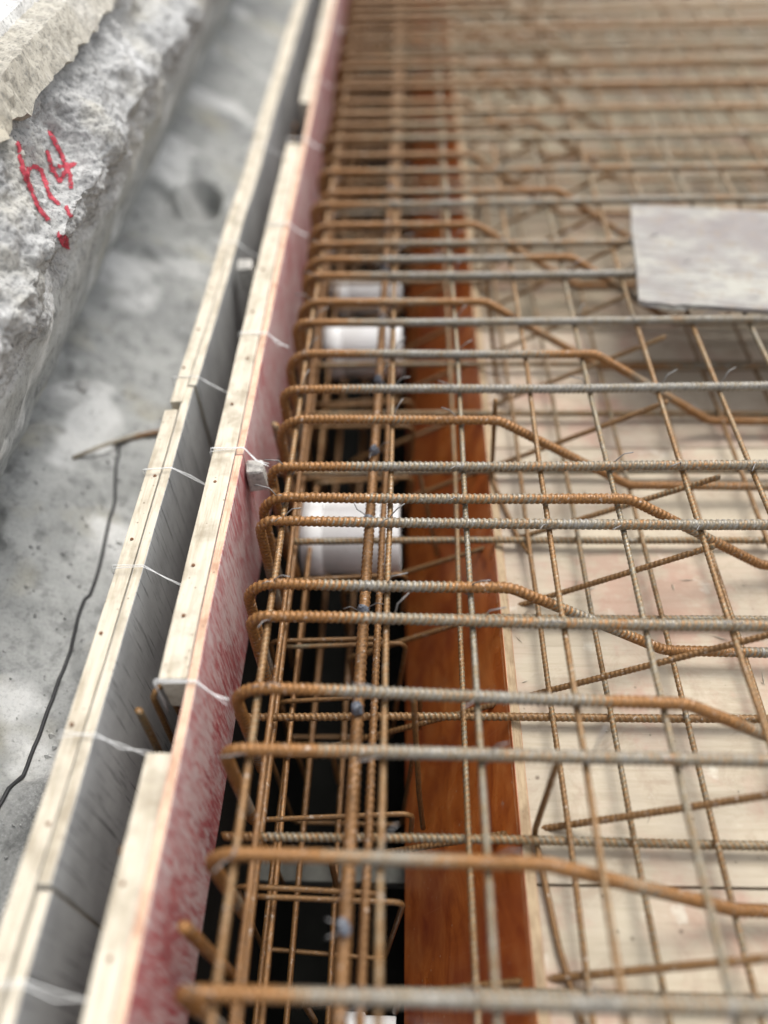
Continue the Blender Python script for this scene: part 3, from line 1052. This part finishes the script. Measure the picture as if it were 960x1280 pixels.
st1, spts = stout_bar(-0.0765, -0.078, 1, 'stout orange rusty beam bar dotted with blue-grey knots, left of the brown form')
st2, _ = stout_bar(-0.055, -0.124, 7, 'stout orange rusty beam bar running just below the knotted one')
for i, y in enumerate([0.237, 0.533, 0.709, 0.905, 1.085, 1.300, 1.52, 1.74, 1.95, 2.15, 2.36, 2.58]):
    kx = float(np.interp(y, spts[:, 1], spts[:, 0]))
    c = link('tape_knot', knot_mesh(i), 'blue', st1)
    c.location = (kx + 0.0765, y - 1.0, 0.016)
    c.rotation_euler = (R.uniform(-0.4, 0.4), R.uniform(-0.4, 0.4), R.uniform(0, 6))
    c.scale = (R.uniform(0.7, 1.1), R.uniform(0.7, 1.0), R.uniform(0.8, 1.25))
    for q in range(2):
        w_ = link('wire_end', TIES[(i + q) % 4], 'tie', c)
        w_.rotation_euler = (R.uniform(-0.5, 0.5), R.uniform(-0.5, 0.5), R.uniform(0, 6))

# ---- bent chairs and loose bars at the deck edge
def chair(pts, label, r=0.0048, mat='bar_thin'):
    p, b = fillet(pts, 0.015, 5)
    base = min(pts, key=lambda q: q[2])
    me = sweep('support_bar', p - np.array(base), b, r, nseg=7, rust0=0.3, step=0.02)
    o = link('support_bar', me, mat)
    o.location = base
    return tag(o, label, 'rebar', 'bent support bars')


chair([(0.196, 0.43, -0.006), (0.186, 0.405, -0.21), (0.205, 0.25, -0.214), (0.225, 0.16, -0.214)], 'bent support bar kinked beside the brown form, nearest the bottom edge')
chair([(0.165, 1.17, -0.006), (0.172, 1.15, -0.212), (0.215, 0.985, -0.214), (0.228, 0.93, -0.19)], 'bent support bar with little upturned foot on the deck, mid picture')
chair([(0.002, 0.55, -0.05), (0.012, 0.50, -0.30), (0.02, 0.48, -0.42)], 'steep loose bar in front of the brown form, low in the picture')
chair([(0.175, 1.61, -0.008), (0.205, 1.48, -0.208), (0.225, 1.42, -0.212)], 'bent support bar slanting to the deck, left of the grey board')
chair([(0.012, 1.19, -0.20), (0.035, 1.14, -0.30), (0.06, 1.10, -0.42)], 'steep thin bar in front of the brown form, upper part of the picture')
chair([(0.18, 2.02, -0.006), (0.176, 1.98, -0.21), (0.2, 1.86, -0.212)], 'bent support bar by the deck edge, farthest from the bottom')

# ================================================================== LOOSE THINGS
# white drain pipes laid across the beam
def pipe(y, z, r, x0, x1, label):
    t = empty('drain_pipe', (x0, y, z - r))
    seg = 40
    V_, F_ = [], []
    ring = [(x0, r), (x1 - 0.002, r), (x1, r - 0.001), (x1, r - 0.004), (x0, r - 0.004)]
    for (x, rr) in ring:
        for q in range(seg):
            th = 2 * math.pi * q / seg
            V_.append((x - x0, rr * math.cos(th), r + rr * math.sin(th)))
    n = len(ring)
    for i_ in range(n):
        for q in range(seg):
            F_.append((i_ * seg + q, i_ * seg + (q + 1) % seg, ((i_ + 1) % n) * seg + (q + 1) % seg, ((i_ + 1) % n) * seg + q))
    link('tube', mesh_np('tube', V_, F_), 'pvc', t)
    V2, F2 = [], []
    for (x, rr) in ((-0.0, r + 0.0005), (0.0, r + 0.005), (0.045, r + 0.005), (0.048, r + 0.0005)):
        for q in range(seg):
            th = 2 * math.pi * q / seg
            V2.append((x, rr * math.cos(th), r + rr * math.sin(th)))
    for i_ in range(3):
        for q in range(seg):
            F2.append((i_ * seg + q, i_ * seg + (q + 1) % seg, (i_ + 1) * seg + (q + 1) % seg, (i_ + 1) * seg + q))
    link('collar', mesh_np('collar', V2, F2), 'pvc', t)
    tag(t, label, 'pipe', 'white pipes across the beam')


pipe(1.106, -0.36, 0.084, -0.245, -0.028, 'white plastic pipe across the beam, the middle one beside the brown form')
pipe(1.800, -0.36, 0.076, -0.245, -0.030, 'white plastic pipe across the beam, second farthest')
pipe(2.080, -0.36, 0.058, -0.245, -0.035, 'white plastic pipe across the beam, farthest')
pipe(0.165, -0.62, 0.055, -0.13, -0.028, 'white plastic pipe deep in the beam at the bottom edge')

o = link('timber_strut', prism_mesh('timber_strut', [(-0.322, 0.0), (0.010, 0.0), (0.010, 0.05), (-0.322, 0.05)], 'z', -0.04, 0.0, bevel=0.003), 'strut')
o.location = (0, 0.452, -0.66)
tag(o, 'grey concrete-stained timber strut deep across the beam, low in the picture', 'timber')

# weathered offcut board lying on the bars
pts = [(0.0, 0.0), (0.018, -0.0055), (0.043, -0.0035), (0.075, -0.010), (0.092, -0.004), (0.30, -0.003), (0.62, 0.0), (0.63, 0.428), (0.30, 0.431), (0.002, 0.430), (-0.003, 0.30), (0.001, 0.16)]
ob = link('board_offcut', prism_mesh('board_offcut', pts, 'z', 0.0, 0.011, bevel=0.001), 'offcut')
bm = bmesh.new()
bm.from_mesh(ob.data)
bmesh.ops.triangulate(bm, faces=[f for f in bm.faces if len(f.verts) > 4])
bm.to_mesh(ob.data)
bm.free()
ob.location = (0.497, 1.468, 0.0095)
ob.rotation_euler = (0, 0, rad(-8.0))
tag(ob, 'weathered grey board lying flat on top of the bars at the right edge', 'board')
sv, sf = [], []
for q in range(5):
    x0, l = 0.008 + q * 0.012, 0.03 + 0.02 * R.random()
    b0 = len(sv)
    sv += [(x0, -0.004 - 0.001 * q, 0.003), (x0 + l, -0.011, 0.004), (x0 + l * 0.5, -0.005, 0.008)]
    sf.append((b0, b0 + 1, b0 + 2))
    sv += [(x0, -0.006 - 0.001 * q, 0.001), (x0 + l, -0.013, 0.001)]
    sf.append((b0, b0 + 3, b0 + 4, b0 + 1))
sp = link('splinters', mesh_np('splinters', sv, sf, False), 'offcut', ob)
sp['kind'] = 'stuff'

# concrete spacers
def spacer(loc, size, rot, label, mat='spacer'):
    me = prism_mesh('concrete_spacer', [(-size[0] / 2, -size[1] / 2), (size[0] / 2, -size[1] / 2), (size[0] / 2, size[1] / 2), (-size[0] / 2, size[1] / 2)], 'z', 0, size[2], bevel=0.004)
    for v in me.vertices:
        v.co.x *= 1 - 0.12 * v.co.z / size[2]
        v.co += Vector((R.uniform(-1, 1), R.uniform(-1, 1), R.uniform(-1, 1))) * 0.0012
    o = link('concrete_spacer', me, mat)
    o.location = loc
    o.rotation_euler = rot
    tag(o, label, 'spacer block')
    return o


spacer((-0.289, 0.985, -0.055), (0.034, 0.03, 0.055), (0.05, 0, 0.1), 'pale concrete spacer block wedged between red form and hooked bars, mid picture')
spacer((-0.404, 1.66, -0.05), (0.04, 0.045, 0.055), (0.0, 0, 0.15), 'pale block wedged between the two side forms, far up the gap')

# rods standing in the gap between the two forms
def gap_rod(pts, r, label, mat='bar_thin'):
    p, b = fillet(pts, 0.012, 5)
    base = pts[0]
    o = link('gap_rod', sweep('gap_rod', p - np.array(base), b, r, 0.0005, 0.008, 7, 0.3), mat)
    o.location = base
    return tag(o, label, 'rod', 'rods in the form gap')


gap_rod([(-0.385, 0.47, -0.34), (-0.402, 0.513, -0.034)], 0.0055, 'straight grey rod standing in the gap between the side forms, nearest')
gap_rod([(-0.375, 0.50, -0.32), (-0.386, 0.535, -0.03), (-0.372, 0.556, -0.028), (-0.368, 0.55, -0.12)], 0.0045, 'rusty rod with bent-over head in the gap between the side forms')
for i, y in enumerate([0.30, 0.70, 0.93, 1.05, 1.30, 1.47, 1.75, 2.05, 2.42, 2.50]):
    gap_rod([(-0.372 + R.uniform(-.004, .004), y, -0.20), (-0.372, y + 0.01, -0.028 + R.uniform(-.01, .012)), (-0.3675, y + 0.015, -0.02)], 0.0052,
            'rusty tie stub sticking up against the inner batten, %s stub up from the bottom edge' % ORD[i], 'bar_rust')

# pale stub bars tied upright to the hooks
for i, (y, x) in enumerate([(0.225, -0.268), (0.955, -0.243), (1.135, -0.262)]):
    o = link('stub_bar', sweep('stub_bar', np.array([(0, 0, 0), (-0.012, 0.004, 0.26)]), np.zeros(2), 0.0078, 0.0008, 0.009, 8, 0.25), 'bar')
    o.location = (x, y, -0.30)
    tag(o, ('short stout upright stub bar by the red form near the bottom edge', 'pale upright stub bar just behind the pale spacer block', 'pale upright stub bar wound with wire between hooked bar ends')[i], 'rebar')

# nylon twine ties
def twine(name_pts, label, strands=2, r=0.0007):
    t = empty('twine', name_pts[0])
    base = np.array(name_pts[0])
    for s in range(strands):
        j = [np.array(q) - base + np.array([0, R.uniform(-0.006, 0.006), R.uniform(0, 0.003)]) for q in name_pts]
        p, b = fillet(j, 0.004, 4)
        link('strand', sweep('strand', p, np.zeros(len(p)), r, nseg=5, step=0.02), 'wire', t)
    return tag(t, label, 'twine', 'white twine ties')


for i, y in enumerate([0.154, 0.454, 0.742, 0.967, 1.229, 1.75, 2.3]):
    twine([(-0.4895, y - 0.004, -0.09), (-0.4895, y, 0.009), (-0.437, y, 0.011), (-0.405, y - 0.006, -0.012), (-0.369, y - 0.008, -0.035)],
          'white twine over the outer pale timber across the gap, %s one up from the bottom' % ORD[i])
for i, y in enumerate([0.527, 0.998, 1.35, 1.807, 2.30, 2.764, 3.3]):
    twine([(-0.3695, y + 0.004, -0.07), (-0.369, y + 0.002, 0.025), (-0.307, y, 0.025), (-0.285, y - 0.01, 0.008), (-0.262, y - 0.018, 0.002)],
          'white twine from hooked bar over the red form top, %s one up from the bottom' % ORD[i], 3)

# black cable and litter on the pit ground
cab = [(-0.690, 1.30), (-0.684, 1.255), (-0.658, 1.122), (-0.650, 0.924), (-0.651, 0.753), (-0.659, 0.603), (-0.667, 0.473), (-0.674, 0.394), (-0.69, 0.28), (-0.72, 0.0)]
cx_, cy_ = np.array([c[0] for c in cab]), np.array([c[1] for c in cab])
q = np.linspace(0, len(cab) - 1, 70)
cxs, cys = np.interp(q, range(len(cab)), cx_), np.interp(q, range(len(cab)), cy_)
for _ in range(40):
    cxs[1:-1] = (cxs[:-2] + 2 * cxs[1:-1] + cxs[2:]) / 4
pts = np.stack([cxs, cys, ground_h(cxs, cys) + 0.003], 1)
base = pts[35].copy()
o = link('black_cable', sweep('black_cable', pts - base, np.zeros(len(pts)), 0.0036, nseg=8), 'cable')
o.location = base
tag(o, 'black rubber cable snaking along the grey pit ground', 'cable')


def on_ground(x, y):
    return float(ground_h(np.array([x]), np.array([y]))[0])


def litter_bar(name, a_, b_, r, mat, label, cat):
    pa = np.array((*a_, on_ground(*a_) + r))
    pb = np.array((*b_, on_ground(*b_) + r))
    pm = (pa + pb) / 2 + np.array([0, 0.0, 0.004])
    o = link(name, sweep(name, np.array([pa, pm, pb]) - pa, np.zeros(3), r, nseg=7, rust0=0.4), mat)
    o.location = pa
    tag(o, label, cat)


litter_bar('wooden_stick', (-0.75, 1.19), (-0.65, 1.33), 0.0045, 'timber_x', 'brownish stick lying across the pit ground beside the black cable', 'stick')
litter_bar('steel_offcut', (-0.70, 1.29), (-0.57, 1.37), 0.006, 'bar_rust', 'rusty steel offcut lying beside the stick in the pit', 'steel bar')

# stones and mortar lumps in the pit
def lump(x, y, s, label, mat='shotcrete'):
    bm = bmesh.new()
    bmesh.ops.create_icosphere(bm, subdivisions=3, radius=1.0)
    q = np.array([v.co[:] for v in bm.verts])
    dd = 1 + 0.35 * fbm(q * 1.3 + x * 31 + y * 17, 4)
    for v, k_ in zip(bm.verts, dd):
        v.co = Vector((v.co.x * s[0] * k_, v.co.y * s[1] * k_, max(v.co.z, -0.3) * s[2] * k_))
    me = bpy.data.meshes.new('mortar_lump')
    bm.to_mesh(me)
    bm.free()
    me.shade_smooth()
    o = link('mortar_lump', me, mat)
    o.location = (x, y, on_ground(x, y) + 0.2 * s[2])
    tag(o, label, 'rubble')


lump(-0.80, 1.44, (0.018, 0.02, 0.010), 'small pale mortar crumb left of the stick', 'cap_top')
lump(-0.56, 1.62, (0.014, 0.018, 0.011), 'small grey stone beside the outer form above the stick')
lump(-0.60, 0.60, (0.012, 0.014, 0.009), 'small grey stone between black cable and outer form')

# nail heads in the batten tops
bm = bmesh.new()
bmesh.ops.create_cone(bm, cap_ends=True, segments=8, radius1=0.0034, radius2=0.0028, depth=0.0022)
nail_me = bpy.data.meshes.new('nail')
bm.to_mesh(nail_me)
bm.free()
for parent in (inner, outer):
    for bt in [c for c in parent.children if c.name.startswith('batten')]:
        vs = np.array([v.co[:] for v in bt.data.vertices])
        for yb_ in np.arange(vs[:, 1].min() + 0.06, min(vs[:, 1].max(), 2.6), 0.17):
            yb_ += R.uniform(-0.05, 0.05)
            near_ = vs[np.abs(vs[:, 1] - yb_) < 0.09]
            if len(near_) < 4:
                continue
            o = link('nail', nail_me, 'nail', bt)
            o.matrix_parent_inverse = bt.matrix_parent_inverse
            o.location = (near_[:, 0].mean() + R.uniform(-0.008, 0.008), yb_, near_[:, 2].max() - 0.0004)
            o.matrix_parent_inverse = Matrix.Identity(4)


def scatter(name, n, place, size, mat, label, cat, seed):
    """many crumbs as one mass: little irregular tetra- and octahedra"""
    rr = random.Random(seed)
    V_, F_ = [], []
    for _ in range(n):
        p = place(rr)
        sx, sy, sz = size(rr)
        th = rr.uniform(0, 6.28)
        b0 = len(V_)
        for (ux, uy, uz) in ((1, 0, 0), (-1, 0, 0), (0, 1, 0), (0, -1, 0), (0, 0, 1), (0, 0, -0.4)):
            f = rr.uniform(0.7, 1.2)
            x_, y_ = ux * sx * f, uy * sy * f
            V_.append((p[0] + x_ * math.cos(th) - y_ * math.sin(th), p[1] + x_ * math.sin(th) + y_ * math.cos(th), p[2] + uz * sz * f))
        for t in ((0, 2, 4), (2, 1, 4), (1, 3, 4), (3, 0, 4), (2, 0, 5), (1, 2, 5), (3, 1, 5), (0, 3, 5)):
            F_.append(tuple(b0 + q for q in t))
    o = link(name, mesh_np(name, V_, F_, False), mat)
    tag(o, label, cat, kind='stuff')
    return o


def pit_place(rr):
    x = -0.50 - 0.45 * rr.random() ** 1.4
    y = 0.0 + 3.2 * rr.random()
    return (x, y, on_ground(x, y) + 0.001)


def pit_size(rr):
    s_ = 0.002 + 0.007 * rr.random() ** 3
    return (s_, s_ * rr.uniform(0.6, 1), s_ * rr.uniform(0.5, 0.9))


scatter('gravel', 1500, pit_place, pit_size, 'shotcrete', 'loose grit and mortar crumbs scattered over the grey pit ground', 'gravel', 5)


def deck_place(rr):
    return (rr.uniform(0.18, 1.3), rr.uniform(0.1, 3.4), ZD + 0.0022)


def chip_size(rr):
    if rr.random() < 0.3:
        return (rr.uniform(0.006, 0.022), rr.uniform(0.0008, 0.002), 0.0012)
    s_ = rr.uniform(0.001, 0.0035)
    return (s_, s_ * 0.8, s_ * 0.5)


scatter('wood_chips', 420, deck_place, chip_size, 'timber_x', 'small wood chips and slivers littering the plywood deck', 'wood chips', 9)
